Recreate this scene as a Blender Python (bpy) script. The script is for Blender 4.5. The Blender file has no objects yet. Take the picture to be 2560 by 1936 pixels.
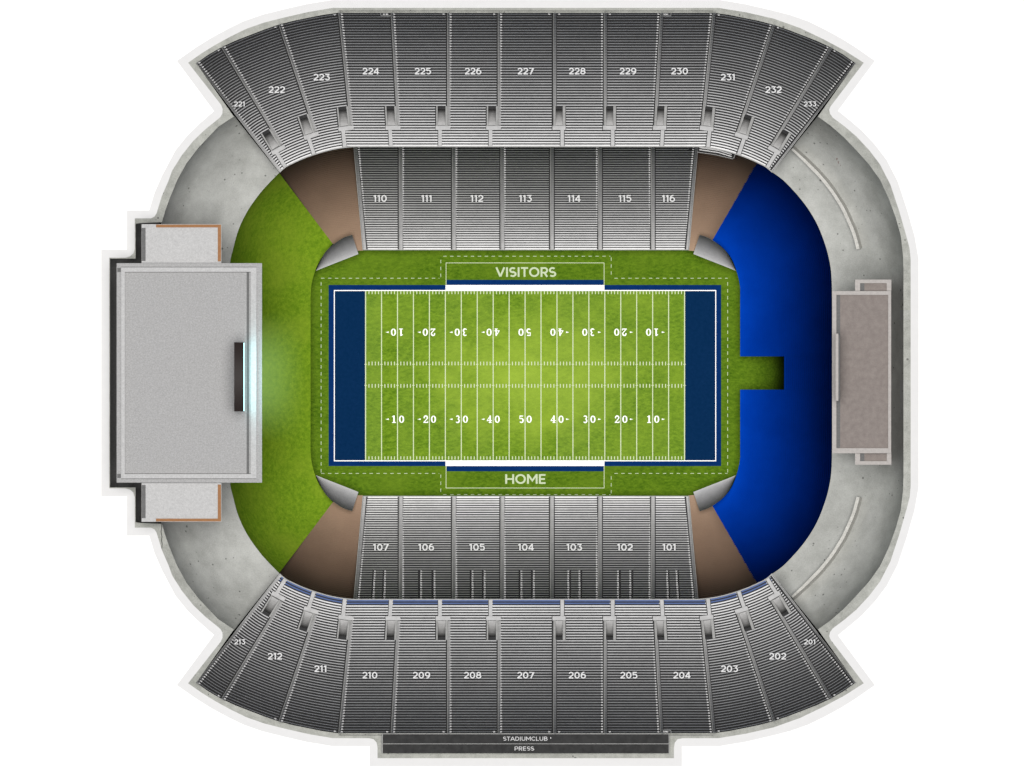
import bpy, bmesh, math, random
from mathutils import Vector
random.seed(7)
scene = bpy.context.scene
C = scene.collection
R = math.radians

# ------------------------------------------------------------------ camera
S = 0.1148                      # metres per unit of the plan the places below are measured on
def X(px): return (px - 1280.0) * S
def Y(py): return (968.0 - py) * S
cam_data = bpy.data.cameras.new('camera')
cam = bpy.data.objects.new('camera', cam_data)
C.objects.link(cam)
cam_data.type = 'ORTHO'
cam_data.ortho_scale = 2560 * S
cam_data.clip_start = 1.0
cam_data.clip_end = 3000.0
cam.location = (0, 0, 400)
cam.rotation_euler = (0, 0, 0)
scene.camera = cam

# ------------------------------------------------------------------ sky, sun, exposure
world = bpy.data.worlds.new('World')
scene.world = world
world.use_nodes = True
nt = world.node_tree
sky = nt.nodes.new('ShaderNodeTexSky')
sky.sky_type = 'NISHITA'
sky.sun_disc = False
sky.sun_elevation = R(89.5)
sky.sun_rotation = 0.0
sky.air_density = 0.35
sky.dust_density = 1.0
bg = nt.nodes['Background']
bg.inputs['Strength'].default_value = 0.05
nt.links.new(sky.outputs['Color'], bg.inputs['Color'])
sun_data = bpy.data.lights.new('sun', 'SUN')
sun_data.energy = 5.0
sun_data.angle = R(20)
sun_data.color = (1.0, 0.98, 0.95)
sun = bpy.data.objects.new('sun', sun_data)
sun.location = (0, 0, 200)
sun.rotation_euler = (0, 0, 0)
C.objects.link(sun)
scene.view_settings.view_transform = 'Standard'
scene.view_settings.look = 'None'
scene.view_settings.exposure = -0.1
scene.view_settings.gamma = 1.0

# ------------------------------------------------------------------ materials
def mat(name, c1, c2=None, scale=0.5, detail=6.0, grain=0.0, grain_scale=6.0, rough=0.9, spec=0.15,
        blotch=0.0, blotch_scale=0.05, pits=0.0, bump=0.0, metallic=0.0, lo=0.35, hi=0.65):
    m = bpy.data.materials.new(name); m.use_nodes = True
    n = m.node_tree.nodes; l = m.node_tree.links
    p = n['Principled BSDF']
    p.inputs['Roughness'].default_value = rough
    p.inputs['Specular IOR Level'].default_value = spec
    p.inputs['Metallic'].default_value = metallic
    if c2 is None:
        p.inputs['Base Color'].default_value = (*c1, 1); return m
    g = n.new('ShaderNodeNewGeometry')
    t = n.new('ShaderNodeTexNoise'); t.inputs['Scale'].default_value = scale; t.inputs['Detail'].default_value = detail
    t.inputs['Roughness'].default_value = 0.65
    l.new(g.outputs['Position'], t.inputs['Vector'])
    r = n.new('ShaderNodeValToRGB')
    r.color_ramp.elements[0].position = lo; r.color_ramp.elements[0].color = (*c1, 1)
    r.color_ramp.elements[1].position = hi; r.color_ramp.elements[1].color = (*c2, 1)
    l.new(t.outputs['Fac'], r.inputs['Fac'])
    col = r.outputs['Color']
    def mul(fac_socket, lo_v, hi_v, a, b, col):
        mr = n.new('ShaderNodeMapRange'); mr.inputs[1].default_value = a; mr.inputs[2].default_value = b
        mr.inputs[3].default_value = lo_v; mr.inputs[4].default_value = hi_v
        l.new(fac_socket, mr.inputs[0])
        mx = n.new('ShaderNodeMix'); mx.data_type = 'RGBA'; mx.blend_type = 'MULTIPLY'
        mx.inputs[0].default_value = 1.0
        l.new(col, mx.inputs[6])
        cc = n.new('ShaderNodeCombineColor')
        for i in range(3): l.new(mr.outputs[0], cc.inputs[i])
        l.new(cc.outputs[0], mx.inputs[7])
        return mx.outputs[2]
    if grain:
        t2 = n.new('ShaderNodeTexNoise'); t2.inputs['Scale'].default_value = grain_scale; t2.inputs['Detail'].default_value = 3
        l.new(g.outputs['Position'], t2.inputs['Vector'])
        col = mul(t2.outputs['Fac'], 1 - grain, 1 + grain, 0.3, 0.7, col)
    if blotch:
        t3 = n.new('ShaderNodeTexNoise'); t3.inputs['Scale'].default_value = blotch_scale; t3.inputs['Detail'].default_value = 3
        l.new(g.outputs['Position'], t3.inputs['Vector'])
        col = mul(t3.outputs['Fac'], 1 - blotch, 1 + blotch, 0.35, 0.65, col)
    if pits:
        v = n.new('ShaderNodeTexVoronoi'); v.inputs['Scale'].default_value = 0.55
        l.new(g.outputs['Position'], v.inputs['Vector'])
        t4 = n.new('ShaderNodeTexNoise'); t4.inputs['Scale'].default_value = 0.21
        l.new(g.outputs['Position'], t4.inputs['Vector'])
        ad = n.new('ShaderNodeMath'); ad.operation = 'MULTIPLY_ADD'
        l.new(t4.outputs['Fac'], ad.inputs[0]); ad.inputs[1].default_value = -0.75
        l.new(v.outputs['Distance'], ad.inputs[2])
        col = mul(ad.outputs[0], 1 - pits, 1.0, -0.36, -0.30, col)
    l.new(col, p.inputs['Base Color'])
    if bump:
        b = n.new('ShaderNodeBump'); b.inputs['Strength'].default_value = bump; b.inputs['Distance'].default_value = 0.1
        l.new(t.outputs['Fac'], b.inputs['Height']); l.new(b.outputs['Normal'], p.inputs['Normal'])
    return m

M = {}
M['white_ground'] = mat('white_ground', (.80, .80, .79), (.82, .82, .81), scale=0.3)
M['apron'] = mat('pale_apron', (.545, .545, .545), (.56, .56, .56), scale=0.4)
M['concrete'] = mat('concrete', (.28, .285, .27), (.355, .36, .345), scale=0.16, detail=9, grain=.08, grain_scale=3, blotch=.08, pits=.6)
M['concrete_rim'] = mat('concrete_rim', (.24, .245, .225), (.33, .335, .31), scale=0.35, detail=9, grain=.12, grain_scale=3, blotch=.10, pits=.6)
M['wall_concrete'] = mat('wall_concrete', (.36, .355, .335), (.46, .455, .43), scale=0.9, detail=8, grain=.16, grain_scale=4)
M['terrace'] = mat('shaded_terrace', (.022, .022, .023), (.032, .032, .033), scale=0.6, grain=.10)  # near-black colour stands in for the shade between the benches
M['bench'] = mat('grey_bench', (.60, .60, .60), (.66, .66, .66), scale=0.5, rough=.55, spec=.2, blotch=.06, blotch_scale=.09)
M['bench_blue'] = mat('blue_bench', (.072, .108, .235), (.082, .122, .265), scale=0.5, rough=.6)
M['aisle'] = mat('aisle_concrete', (.34, .34, .34), (.41, .41, .41), scale=0.7, grain=.08)
M['rail'] = mat('rail', (.24, .24, .235), (.30, .30, .295), scale=0.8, rough=.6)
M['letter_grey'] = mat('letter_grey', (.42, .42, .42), (.46, .46, .46), scale=1.0)
M['white'] = mat('white_paint', (.80, .80, .80), (.84, .84, .84), scale=1.0)
M['letter'] = mat('letter_white', (.60, .60, .60), (.66, .66, .66), scale=1.0)
M['tarp'] = mat('brown_tarp', (.255, .172, .119), (.28, .193, .134), scale=0.08, detail=5, grain=.04, grain_scale=5, blotch=.05, blotch_scale=.09)
M['blue'] = mat('royal_blue', (.0004, .034, .31), (.0006, .040, .35), scale=0.1, detail=4, grain=.03, grain_scale=5, spec=0.0)
M['ramp'] = mat('grey_ramp', (.38, .38, .39), (.42, .42, .43), scale=0.5, grain=.04)
M['roof'] = mat('gravel_roof', (.245, .245, .245), (.34, .34, .34), scale=2.2, detail=8, grain=.14, grain_scale=5, lo=.3, hi=.7)
M['roof_light'] = mat('pale_gravel_roof', (.33, .33, .33), (.44, .44, .44), scale=2.0, detail=8, grain=.12, grain_scale=5, lo=.3, hi=.7)
M['groove_and_shade'] = mat('dark_joint_and_shade', (.10, .10, .10), (.13, .13, .13), scale=2.0)  # real joints, and strips of shade painted on the roofs
M['timber'] = mat('timber', (.235, .115, .053), (.275, .14, .066), scale=1.5, detail=6)
M['pink_roof'] = mat('pinkish_roof', (.165, .143, .134), (.20, .176, .163), scale=0.7, detail=8, grain=.09, grain_scale=4)
M['pink_parapet'] = mat('pale_parapet', (.31, .292, .28), (.36, .34, .325), scale=1.2, grain=.08)
M['charcoal'] = mat('charcoal_roof', (.022, .022, .022), (.034, .034, .034), scale=0.5, grain=.06)
M['cabinet'] = mat('dark_brown_metal', (.012, .008, .007), (.016, .011, .010), scale=2.0, rough=.5, spec=.10)
M['navy'] = mat('navy_paint', (.0018, .0165, .056), (.0028, .0195, .065), scale=1.2, grain=.06, spec=0.0)
M['navy_border'] = mat('blue_border_paint', (.002, .018, .088), (.003, .023, .105), scale=1.0, grain=.05, spec=0.0)
M['field_letter'] = mat('faded_letter_paint', (.40, .46, .31), (.45, .51, .36), scale=2.0)
M['line'] = mat('line_paint', (.45, .51, .32), (.52, .57, .40), scale=2.0)
M['crack'] = mat('crack', (.04, .04, .036))
M['stain'] = mat('rust_stain', (.20, .16, .15), (.24, .20, .19), scale=1.5)

def grass(name, a, b, streak=0.0, bands=False, worn=None):
    m = bpy.data.materials.new(name); m.use_nodes = True
    n = m.node_tree.nodes; l = m.node_tree.links
    p = n['Principled BSDF']; p.inputs['Roughness'].default_value = .95; p.inputs['Specular IOR Level'].default_value = .05
    g = n.new('ShaderNodeNewGeometry')
    mp = n.new('ShaderNodeMapping'); mp.inputs['Rotation'].default_value = (0, 0, R(-42)); mp.inputs['Scale'].default_value = (1, 2.0, 1)
    l.new(g.outputs['Position'], mp.inputs['Vector'])
    t = n.new('ShaderNodeTexNoise'); t.inputs['Scale'].default_value = 0.85; t.inputs['Detail'].default_value = 6; t.inputs['Roughness'].default_value = .62
    l.new((mp if streak else g).outputs[0 if streak else 'Position'], t.inputs['Vector'])
    r = n.new('ShaderNodeValToRGB')
    r.color_ramp.elements[0].position = .30; r.color_ramp.elements[0].color = (*a, 1)
    r.color_ramp.elements[1].position = .70; r.color_ramp.elements[1].color = (*b, 1)
    l.new(t.outputs['Fac'], r.inputs['Fac'])
    col = r.outputs['Color']
    def mix(mode, fac, c2, col):
        mx = n.new('ShaderNodeMix'); mx.data_type = 'RGBA'; mx.blend_type = mode
        l.new(col, mx.inputs[6])
        if isinstance(c2, tuple): mx.inputs[7].default_value = (*c2, 1)
        else: l.new(c2, mx.inputs[7])
        if isinstance(fac, float): mx.inputs[0].default_value = fac
        else: l.new(fac, mx.inputs[0])
        return mx.outputs[2]
    def rng(sock, a0, a1, b0, b1):
        mr = n.new('ShaderNodeMapRange'); l.new(sock, mr.inputs[0])
        for i, v in enumerate((a0, a1, b0, b1)): mr.inputs[i + 1].default_value = v
        return mr.outputs[0]
    fine = n.new('ShaderNodeTexNoise'); fine.inputs['Scale'].default_value = 3.2; fine.inputs['Detail'].default_value = 4
    l.new(g.outputs['Position'], fine.inputs['Vector'])
    col = mix('MULTIPLY', rng(fine.outputs['Fac'], .35, .65, .36, 0.0), (.45, .50, .40), col)
    big = n.new('ShaderNodeTexNoise'); big.inputs['Scale'].default_value = 0.07; big.inputs['Detail'].default_value = 4
    l.new(g.outputs['Position'], big.inputs['Vector'])
    col = mix('MIX', rng(big.outputs['Fac'], .46, .68, 0, .45), worn or b, col)
    if bands:
        # mown strips between the yard lines, each a slightly different cut
        sx = n.new('ShaderNodeSeparateXYZ'); l.new(g.outputs['Position'], sx.inputs[0])
        ax = n.new('ShaderNodeMath'); ax.operation = 'MULTIPLY_ADD'; l.new(sx.outputs['X'], ax.inputs[0])
        ax.inputs[1].default_value = 1 / (39.86 * S); ax.inputs[2].default_value = 60 - X(1313) / (39.86 * S)
        fl = n.new('ShaderNodeMath'); fl.operation = 'FLOOR'; l.new(ax.outputs[0], fl.inputs[0])
        ay = n.new('ShaderNodeMath'); ay.operation = 'MULTIPLY'; l.new(sx.outputs['Y'], ay.inputs[0]); ay.inputs[1].default_value = 1 / 7.3
        fy = n.new('ShaderNodeMath'); fy.operation = 'FLOOR'; l.new(ay.outputs[0], fy.inputs[0])
        cx = n.new('ShaderNodeCombineXYZ'); l.new(fl.outputs[0], cx.inputs[0])
        wn = n.new('ShaderNodeTexWhiteNoise'); wn.noise_dimensions = '3D'; l.new(cx.outputs[0], wn.inputs['Vector'])
        col = mix('MIX', rng(wn.outputs['Value'], 0, 1, 0, .22), (.17, .25, .05), col)
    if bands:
        # glow of light at midfield painted as a yellowish tint, broken up by noise
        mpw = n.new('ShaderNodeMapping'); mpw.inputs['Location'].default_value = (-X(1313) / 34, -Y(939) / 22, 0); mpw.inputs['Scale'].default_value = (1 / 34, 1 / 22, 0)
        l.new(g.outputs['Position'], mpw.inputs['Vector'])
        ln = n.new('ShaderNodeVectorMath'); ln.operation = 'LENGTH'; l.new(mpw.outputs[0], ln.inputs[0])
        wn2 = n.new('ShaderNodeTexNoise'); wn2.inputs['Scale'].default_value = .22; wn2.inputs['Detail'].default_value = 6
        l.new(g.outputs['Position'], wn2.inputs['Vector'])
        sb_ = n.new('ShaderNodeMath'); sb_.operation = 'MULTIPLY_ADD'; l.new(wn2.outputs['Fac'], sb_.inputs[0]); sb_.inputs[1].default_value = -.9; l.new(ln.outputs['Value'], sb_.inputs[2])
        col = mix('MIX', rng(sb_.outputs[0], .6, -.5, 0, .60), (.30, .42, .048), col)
    l.new(col, p.inputs['Base Color'])
    bp = n.new('ShaderNodeBump'); bp.inputs['Strength'].default_value = .25; bp.inputs['Distance'].default_value = .1
    l.new(fine.outputs['Fac'], bp.inputs['Height']); l.new(bp.outputs['Normal'], p.inputs['Normal'])
    return m
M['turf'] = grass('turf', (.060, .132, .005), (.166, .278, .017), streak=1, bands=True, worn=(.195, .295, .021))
M['turf_margin'] = grass('turf_margin', (.040, .094, .0035), (.110, .192, .0105), streak=1, worn=(.108, .178, .012))
M['hill'] = grass('hill_grass', (.082, .165, .006), (.158, .256, .013), worn=(.175, .245, .018))

def emit(name, col, strength):
    m = bpy.data.materials.new(name); m.use_nodes = True
    n = m.node_tree.nodes; l = m.node_tree.links
    p = n['Principled BSDF']
    p.inputs['Base Color'].default_value = (.02, .03, .03, 1)
    p.inputs['Emission Color'].default_value = (*col, 1)
    p.inputs['Emission Strength'].default_value = strength
    return m
M['screen'] = emit('lit_screen', (.45, .95, 1.0), 5.0)

# ------------------------------------------------------------------ mesh helpers
class MB:
    def __init__(self): self.v = []; self.f = []
    def add(self, pts, faces):
        o = len(self.v); self.v += [tuple(p) for p in pts]; self.f += [tuple(o + i for i in f) for f in faces]
    def quad(self, a, b, c, d): self.add([a, b, c, d], [(0, 1, 2, 3)])
    def box(self, x0, y0, x1, y1, z0, z1):          # plan units for x, y; metres for z
        xa, xb = sorted((X(x0), X(x1))); ya, yb = sorted((Y(y0), Y(y1)))
        p = [(xa, ya, z0), (xb, ya, z0), (xb, yb, z0), (xa, yb, z0), (xa, ya, z1), (xb, ya, z1), (xb, yb, z1), (xa, yb, z1)]
        self.add(p, [(3, 2, 1, 0), (4, 5, 6, 7), (0, 1, 5, 4), (1, 2, 6, 5), (2, 3, 7, 6), (3, 0, 4, 7)])
    def rect(self, x0, y0, x1, y1, z):
        self.box(x0, y0, x1, y1, z - .002, z)
    def sheet(self, rows):                            # grid of points, rows of equal length
        nr, nc = len(rows), len(rows[0])
        self.add([p for r in rows for p in r],
                 [(i * nc + j, i * nc + j + 1, (i + 1) * nc + j + 1, (i + 1) * nc + j) for i in range(nr - 1) for j in range(nc - 1)])
    def band(self, A, B, h_lo, h_hi):                 # solid strip between two 3D polylines, from z+h_lo to z+h_hi
        n = len(A)
        at = [(p[0], p[1], p[2] + h_hi) for p in A]; bt = [(p[0], p[1], p[2] + h_hi) for p in B]
        ab = [(p[0], p[1], p[2] + h_lo) for p in A]; bb = [(p[0], p[1], p[2] + h_lo) for p in B]
        f = []
        for i in range(n - 1):
            f += [(i, i + 1, n + i + 1, n + i), (2 * n + i, 3 * n + i, 3 * n + i + 1, 2 * n + i + 1),
                  (i, 2 * n + i, 2 * n + i + 1, i + 1), (n + i, n + i + 1, 3 * n + i + 1, 3 * n + i)]
        f += [(0, n, 3 * n, 2 * n), (n - 1, 3 * n - 1, 4 * n - 1, 2 * n - 1)]
        self.add(at + bt + ab + bb, f)
    def build(self, name, m, parent=None, smooth=False):
        me = bpy.data.meshes.new(name)
        off = parent_world(parent)
        me.from_pydata([(x - off[0], y - off[1], z - off[2]) for x, y, z in self.v], [], self.f)
        if smooth: me.polygons.foreach_set('use_smooth', [True] * len(me.polygons))
        me.materials.append(M[m]); me.update()
        o = bpy.data.objects.new(name, me); C.objects.link(o)
        if parent is not None: o.parent = parent
        return o
def parent_world(p):
    v = Vector((0, 0, 0))
    while p is not None: v += p.location; p = p.parent
    return v
def tag(o, label, cat, group=None, kind=None):
    if label: o['label'] = label
    if cat: o['category'] = cat
    if group: o['group'] = group
    if kind: o['kind'] = kind
    return o
def thing(name, label, cat, loc, group=None, kind=None):
    o = bpy.data.objects.new(name, None); C.objects.link(o); o.location = loc; o.empty_display_size = 1
    return tag(o, label, cat, group, kind)
def structure(o): o['kind'] = 'structure'; return o

def mirx(p): return (2629.4 - p[0], p[1])
def miry(p): return (p[0], 1866.0 - p[1])
def lerp(a, b, t): return (a[0] + (b[0] - a[0]) * t, a[1] + (b[1] - a[1]) * t)
def catmull(P, n):
    out = []
    for i in range(len(P) - 1):
        p0 = P[max(i - 1, 0)]; p1 = P[i]; p2 = P[i + 1]; p3 = P[min(i + 2, len(P) - 1)]
        for k in range(n):
            t = k / n
            out.append(tuple(.5 * (2 * p1[c] + (p2[c] - p0[c]) * t + (2 * p0[c] - 5 * p1[c] + 4 * p2[c] - p3[c]) * t * t
                                   + (3 * p1[c] - p0[c] - 3 * p2[c] + p3[c]) * t ** 3) for c in (0, 1)))
    out.append(P[-1]); return out

class Profile:                                         # a rake that steepens from a0 to a1 over run L (metres)
    def __init__(self, L, a0, a1, e=1.0, n=200):
        self.n = n; self.h = [0.0]
        for i in range(n):
            a = a0 + (a1 - a0) * ((i + .5) / n) ** e
            self.h.append(self.h[-1] + math.tan(R(a)) * L / n)
    def __call__(self, r):
        r = max(0, min(1, r)) * self.n; i = min(int(r), self.n - 1)
        return self.h[i] + (self.h[i + 1] - self.h[i]) * (r - i)

# ------------------------------------------------------------------ lettering: geometric sans drawn as even strokes, cap height 1
def arc(cx, cy, rx, ry, a0, a1, n=16): return [(cx + rx * math.cos(R(a0 + (a1 - a0) * k / n)), cy + ry * math.sin(R(a0 + (a1 - a0) * k / n))) for k in range(n + 1)]
H_ = .5
def sans(ch, n):
    """strokes (point lists) and advance width of one character; y runs from -.5 to .5 at the stroke centre lines +- half a stroke"""
    t = .42
    if ch == '0': return [arc(0, 0, .28, t, 0, 360, 2 * n)], .86
    if ch == '1': return [[(.06, .5), (.06, -.5)], [(.04, .43), (-.17, .30)]], .50
    if ch == '2': return [arc(0, .17, .26, .25, 165, -38, n) + [(-.27, -.40)], [(-.30, -t), (.31, -t)]], .76
    if ch == '3': return [[(-.27, t), (.24, t), (-.03, .09)], [(-.03, .08)] + arc(-.01, -.16, .27, .26, 85, -145, n)], .76
    if ch == '4': return [[(.13, .5), (.13, -.5)], [(.10, .44), (-.32, -.20)], [(-.36, -.23), (.34, -.23)]], .82
    if ch == '5': return [[(.26, t), (-.22, t), (-.24, .06)], [(-.24, .06)] + arc(-.01, -.14, .27, .28, 105, -145, n)], .78
    if ch == '6': return [arc(0, -.15, .27, .27, 0, 360, 2 * n), arc(.06, -.10, .33, .53, 75, 185, n)], .80
    if ch == '7': return [[(-.29, t), (.27, t), (-.10, -.5)]], .72
    if ch == '8': return [arc(0, .21, .22, .21, 0, 360, 2 * n), arc(0, -.20, .27, .22, 0, 360, 2 * n)], .80
    if ch == '9': return [arc(0, .15, .27, .27, 0, 360, 2 * n), arc(-.06, .10, .33, .53, -105, 5, n)], .80
    if ch == 'V': return [[(-.38, .5), (0, -.46)], [(.38, .5), (0, -.46)]], .90
    if ch == 'I': return [[(0, .5), (0, -.5)]], .36
    if ch == 'S': return [arc(0, .20, .25, .22, 40, 270, n) + arc(0, -.21, .27, .21, 90, -140, n)], .74
    if ch == 'T': return [[(-.34, t), (.34, t)], [(0, .38), (0, -.5)]], .76
    if ch == 'O': return [arc(0, 0, .40, t, 0, 360, 2 * n)], 1.08
    if ch == 'R': return [[(-.26, .5), (-.26, -.5)], [(-.22, t), (.05, t)] + arc(.05, .18, .22, .24, 90, -90, n) + [(-.22, -.06)], [(.03, -.08), (.28, -.5)]], .82
    if ch == 'H': return [[(-.32, .5), (-.32, -.5)], [(.32, .5), (.32, -.5)], [(-.28, 0), (.28, 0)]], .92
    if ch == 'M': return [[(-.40, -.5), (-.40, .5)], [(.40, -.5), (.40, .5)], [(-.40, .46), (0, -.16), (.40, .46)]], 1.08
    if ch == 'E': return [[(-.24, .5), (-.24, -.5)], [(-.20, t), (.28, t)], [(-.20, 0), (.23, 0)], [(-.20, -t), (.29, -t)]], .78
    if ch == 'A': return [[(-.40, -.5), (0, .46)], [(.40, -.5), (0, .46)], [(-.24, -.2), (.24, -.2)]], .92
    if ch == 'D': return [[(-.30, .5), (-.30, -.5)], [(-.26, t), (-.02, t)] + arc(-.02, 0, .36, t, 90, -90, n) + [(-.26, -t)]], .90
    if ch == 'U': return [[(-.30, .5), (-.30, -.14)] + arc(0, -.14, .30, .28, 180, 360, n) + [(.30, .5)]], .90
    if ch == 'C': return [arc(.04, 0, .38, t, 45, 315, n)], .92
    if ch == 'L': return [[(-.22, .5), (-.22, -.5)], [(-.18, -t), (.27, -t)]], .70
    if ch == 'B': return [[(-.26, .5), (-.26, -.5)], [(-.22, t), (.03, t)] + arc(.03, .22, .20, .20, 90, -90, n) + [(-.22, .02)], [(.03, .02)] + arc(.06, -.20, .23, .22, 90, -90, n) + [(-.22, -t)]], .82
    if ch == 'P': return [[(-.26, .5), (-.26, -.5)], [(-.22, t), (.05, t)] + arc(.05, .16, .24, .26, 90, -90, n) + [(-.22, -.10)]], .78
    if ch == 'W': return [[(-.52, .5), (-.26, -.46), (0, .46), (.26, -.46), (.52, .5)]], 1.18
    return [], .45
_glyph = {}
def glyphs(text, weight=.17, n=10, thick=0.0):
    key = (text, weight, n, thick)
    if key not in _glyph:
        adv = [sans(c, n) for c in text]; W = sum(a for _, a in adv); x = -W / 2
        vs, fs = [], []; lay = 0
        for st, a_ in adv:
            cx = x + a_ / 2; x += a_
            for pts in st:
                m_ = len(pts); A, B = [], []; zz = lay * .0016; lay = (lay + 1) % 5
                closed = math.dist(pts[0], pts[-1]) < 1e-6
                for k in range(m_):
                    if closed: p, q = (pts[k - 1] if k else pts[-2]), (pts[k + 1] if k < m_ - 1 else pts[1])
                    else: p, q = pts[max(k - 1, 0)], pts[min(k + 1, m_ - 1)]
                    dx, dy = q[0] - p[0], q[1] - p[1]; L = math.hypot(dx, dy) or 1
                    h = weight / 2
                    if 0 < k < m_ - 1:
                        d1 = (pts[k][0] - p[0], pts[k][1] - p[1]); l1 = math.hypot(*d1) or 1
                        h /= max(.6, abs(d1[0] * dx + d1[1] * dy) / l1 / L)
                    A.append((cx + pts[k][0] - dy / L * h, pts[k][1] + dx / L * h)); B.append((cx + pts[k][0] + dy / L * h, pts[k][1] - dx / L * h))
                o = len(vs)
                vs += [(*p_, zz) for p_ in A] + [(*p_, zz) for p_ in B]
                fs += [(o + m_ + k, o + m_ + k + 1, o + k + 1, o + k) for k in range(m_ - 1)]
                if thick:
                    o2 = len(vs)
                    vs += [(*p_, zz - thick) for p_ in A] + [(*p_, zz - thick) for p_ in B]
                    fs += [(o + k, o + k + 1, o2 + k + 1, o2 + k) for k in range(m_ - 1)]
                    fs += [(o + m_ + k + 1, o + m_ + k, o2 + m_ + k, o2 + m_ + k + 1) for k in range(m_ - 1)]
        x0 = min(v[0] for v in vs); x1 = max(v[0] for v in vs)
        vs = [(v[0] - (x0 + x1) / 2, v[1], v[2]) for v in vs]
        _glyph[key] = (vs, fs, x1 - x0)
    return _glyph[key]
def put_text(mb, text, cx, cy, cap, zfun, width=None, rot=0.0, weight=.17, n=10, thick=0.0):
    vs, fs, w = glyphs(text, weight, n, thick)
    sx = (width / w / cap) if width else 1.0
    ca, sa = math.cos(rot), math.sin(rot)
    pts = []
    for v in vs:
        lx, ly = v[0] * cap * S * sx, v[1] * cap * S
        wx = X(cx) + lx * ca - ly * sa; wy = Y(cy) + lx * sa + ly * ca
        pts.append((wx, wy, zfun(wx, wy) + v[2] * cap * S))
    mb.add(pts, fs)

# ------------------------------------------------------------------ levels
up = Profile(334.7 * S, 5, 56, .85)
lo = Profile(255 * S, 3, 71, .95)
ZU = -up(1.0) - .15                 # front edge of the upper tier; its last row meets the rim at level 0
ZL = ZU - 19.0 - lo(1.0)             # front edge of the lower tier
ZF = ZL - 12.0                       # the playing field
def zu(t): return ZU + up(t)
def zl(t): return ZL + lo(t)
def tilt_u(t): return 6 + 78 * t ** .36         # rows tilt steeper towards the back, putting the outward darkening into their shape
def tilt_l(t): return 4 + 82 * t ** .39


# ------------------------------------------------------------------ outline of the stadium
half_top = [(337, 546.3), (378, 546.3), (386, 542), (391.4, 534), (404.8, 490.3), (422.3, 450), (430, 427.6), (455, 388), (483.8, 352), (513, 324),
            (543, 300), (551, 293), (556, 284), (556.5, 272), (552.4, 262), (470.3, 157.3), (503, 134.5), (537.6, 113), (576, 92), (615.6, 72.6), (660, 57),
            (709.7, 44.4), (770, 30.5), (832, 20.2)]
left_step = [(273, 644.7), (313, 644.7), (325, 641.5), (333.5, 634), (337, 622)]
right_top = [(1797, 20.2), (1866, 31.5), (1934, 47), (2000, 70.5), (2060.4, 99.5), (2111, 126.5), (2159.4, 157.3), (2076.5, 266.3), (2073, 275), (2075, 285), (2082, 294.5),
             (2112, 317), (2141, 341.6), (2173, 376), (2200, 411.5), (2226, 462), (2248.5, 530), (2267.3, 595.9), (2274, 622), (2276.7, 650)]
bump = [(1706, 1846), (1694, 1848.5), (1687, 1857), (1684.9, 1869), (1684.9, 1896), (943.8, 1896), (943.8, 1869), (941.5, 1857), (934, 1848.5), (923, 1846)]
topline = left_step + half_top + right_top
OUT = topline + [miry(p) for p in reversed(right_top)] + bump + [miry(p) for p in reversed(half_top)] + [miry(p) for p in reversed(left_step)]
# remove the two bottom corner points duplicated by the bump line being straight: fine as they are collinear

def fill_rings(name, outer, inners, z, m, parent=None):
    bm = bmesh.new(); edges = []
    for loop in [outer] + inners:
        vs = [bm.verts.new((X(p[0]), Y(p[1]), z)) for p in loop]
        edges += [bm.edges.new((vs[i], vs[(i + 1) % len(vs)])) for i in range(len(vs))]
    bmesh.ops.triangle_fill(bm, use_beauty=True, use_dissolve=False, edges=edges, normal=(0, 0, 1))
    for f in bm.faces:
        if f.normal.z < 0: f.normal_flip()
    me = bpy.data.meshes.new(name); off = parent_world(parent)
    for v in bm.verts: v.co -= off
    bm.to_mesh(me); bm.free(); me.materials.append(M[m])
    o = bpy.data.objects.new(name, me); C.objects.link(o)
    if parent is not None: o.parent = parent
    return o
def offset_loop(P, d):                                 # mitred offset (plan units), P runs clockwise on the plan's page
    out = []; n = len(P)
    for i in range(n):
        a, b, c = P[i - 1], P[i], P[(i + 1) % n]
        def nrm(p, q):
            dx, dy = q[0] - p[0], q[1] - p[1]; L = math.hypot(dx, dy) or 1; return (dy / L, -dx / L)
        n1, n2 = nrm(a, b), nrm(b, c)
        k = 1 + n1[0] * n2[0] + n1[1] * n2[1]
        out.append((b[0] + (n1[0] + n2[0]) / k * d, b[1] + (n1[1] + n2[1]) / k * d))
    return out
# outline without the small fillets, for the pale apron round the stadium
sq_left = [(273, 644.7), (337, 644.7), (337, 546.3), (388, 546.3)]
sq_half = [(404.8, 490.3), (422.3, 450), (455, 388), (483.8, 352), (513, 324), (562, 281), (470.3, 157.3), (503, 134.5), (537.6, 113), (576, 92), (615.6, 72.6),
           (660, 57), (709.7, 44.4), (770, 30.5), (832, 20.2)]
sq_right = [mirx(p) for p in reversed([q for q in sq_half if q[1] < 290])] + [(2112, 317), (2141, 341.6), (2173, 376), (2200, 411.5), (2226, 462), (2248.5, 530), (2267.3, 595.9), (2276.7, 650)]
sq_bump = [(1684.9, 1846), (1684.9, 1896), (943.8, 1896), (943.8, 1846)]
sq_top = sq_left + sq_half + sq_right
SQ = sq_top + [miry(p) for p in reversed(sq_right)] + sq_bump + [miry(p) for p in reversed(sq_half)] + [miry(p) for p in reversed(sq_left)]
APRON = offset_loop(SQ, 20)

g = fill_rings('ground', [(-9000, -9000), (12000, -9000), (12000, 11000), (-9000, 11000)], [OUT], 0.0, 'white_ground'); structure(g)
g['label'] = 'plain white ground around the whole stadium'
a = fill_rings('pavement', APRON, [OUT], 0.03, 'apron'); structure(a)
a['label'] = 'pale grey pavement band following the stadium outline'

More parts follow.
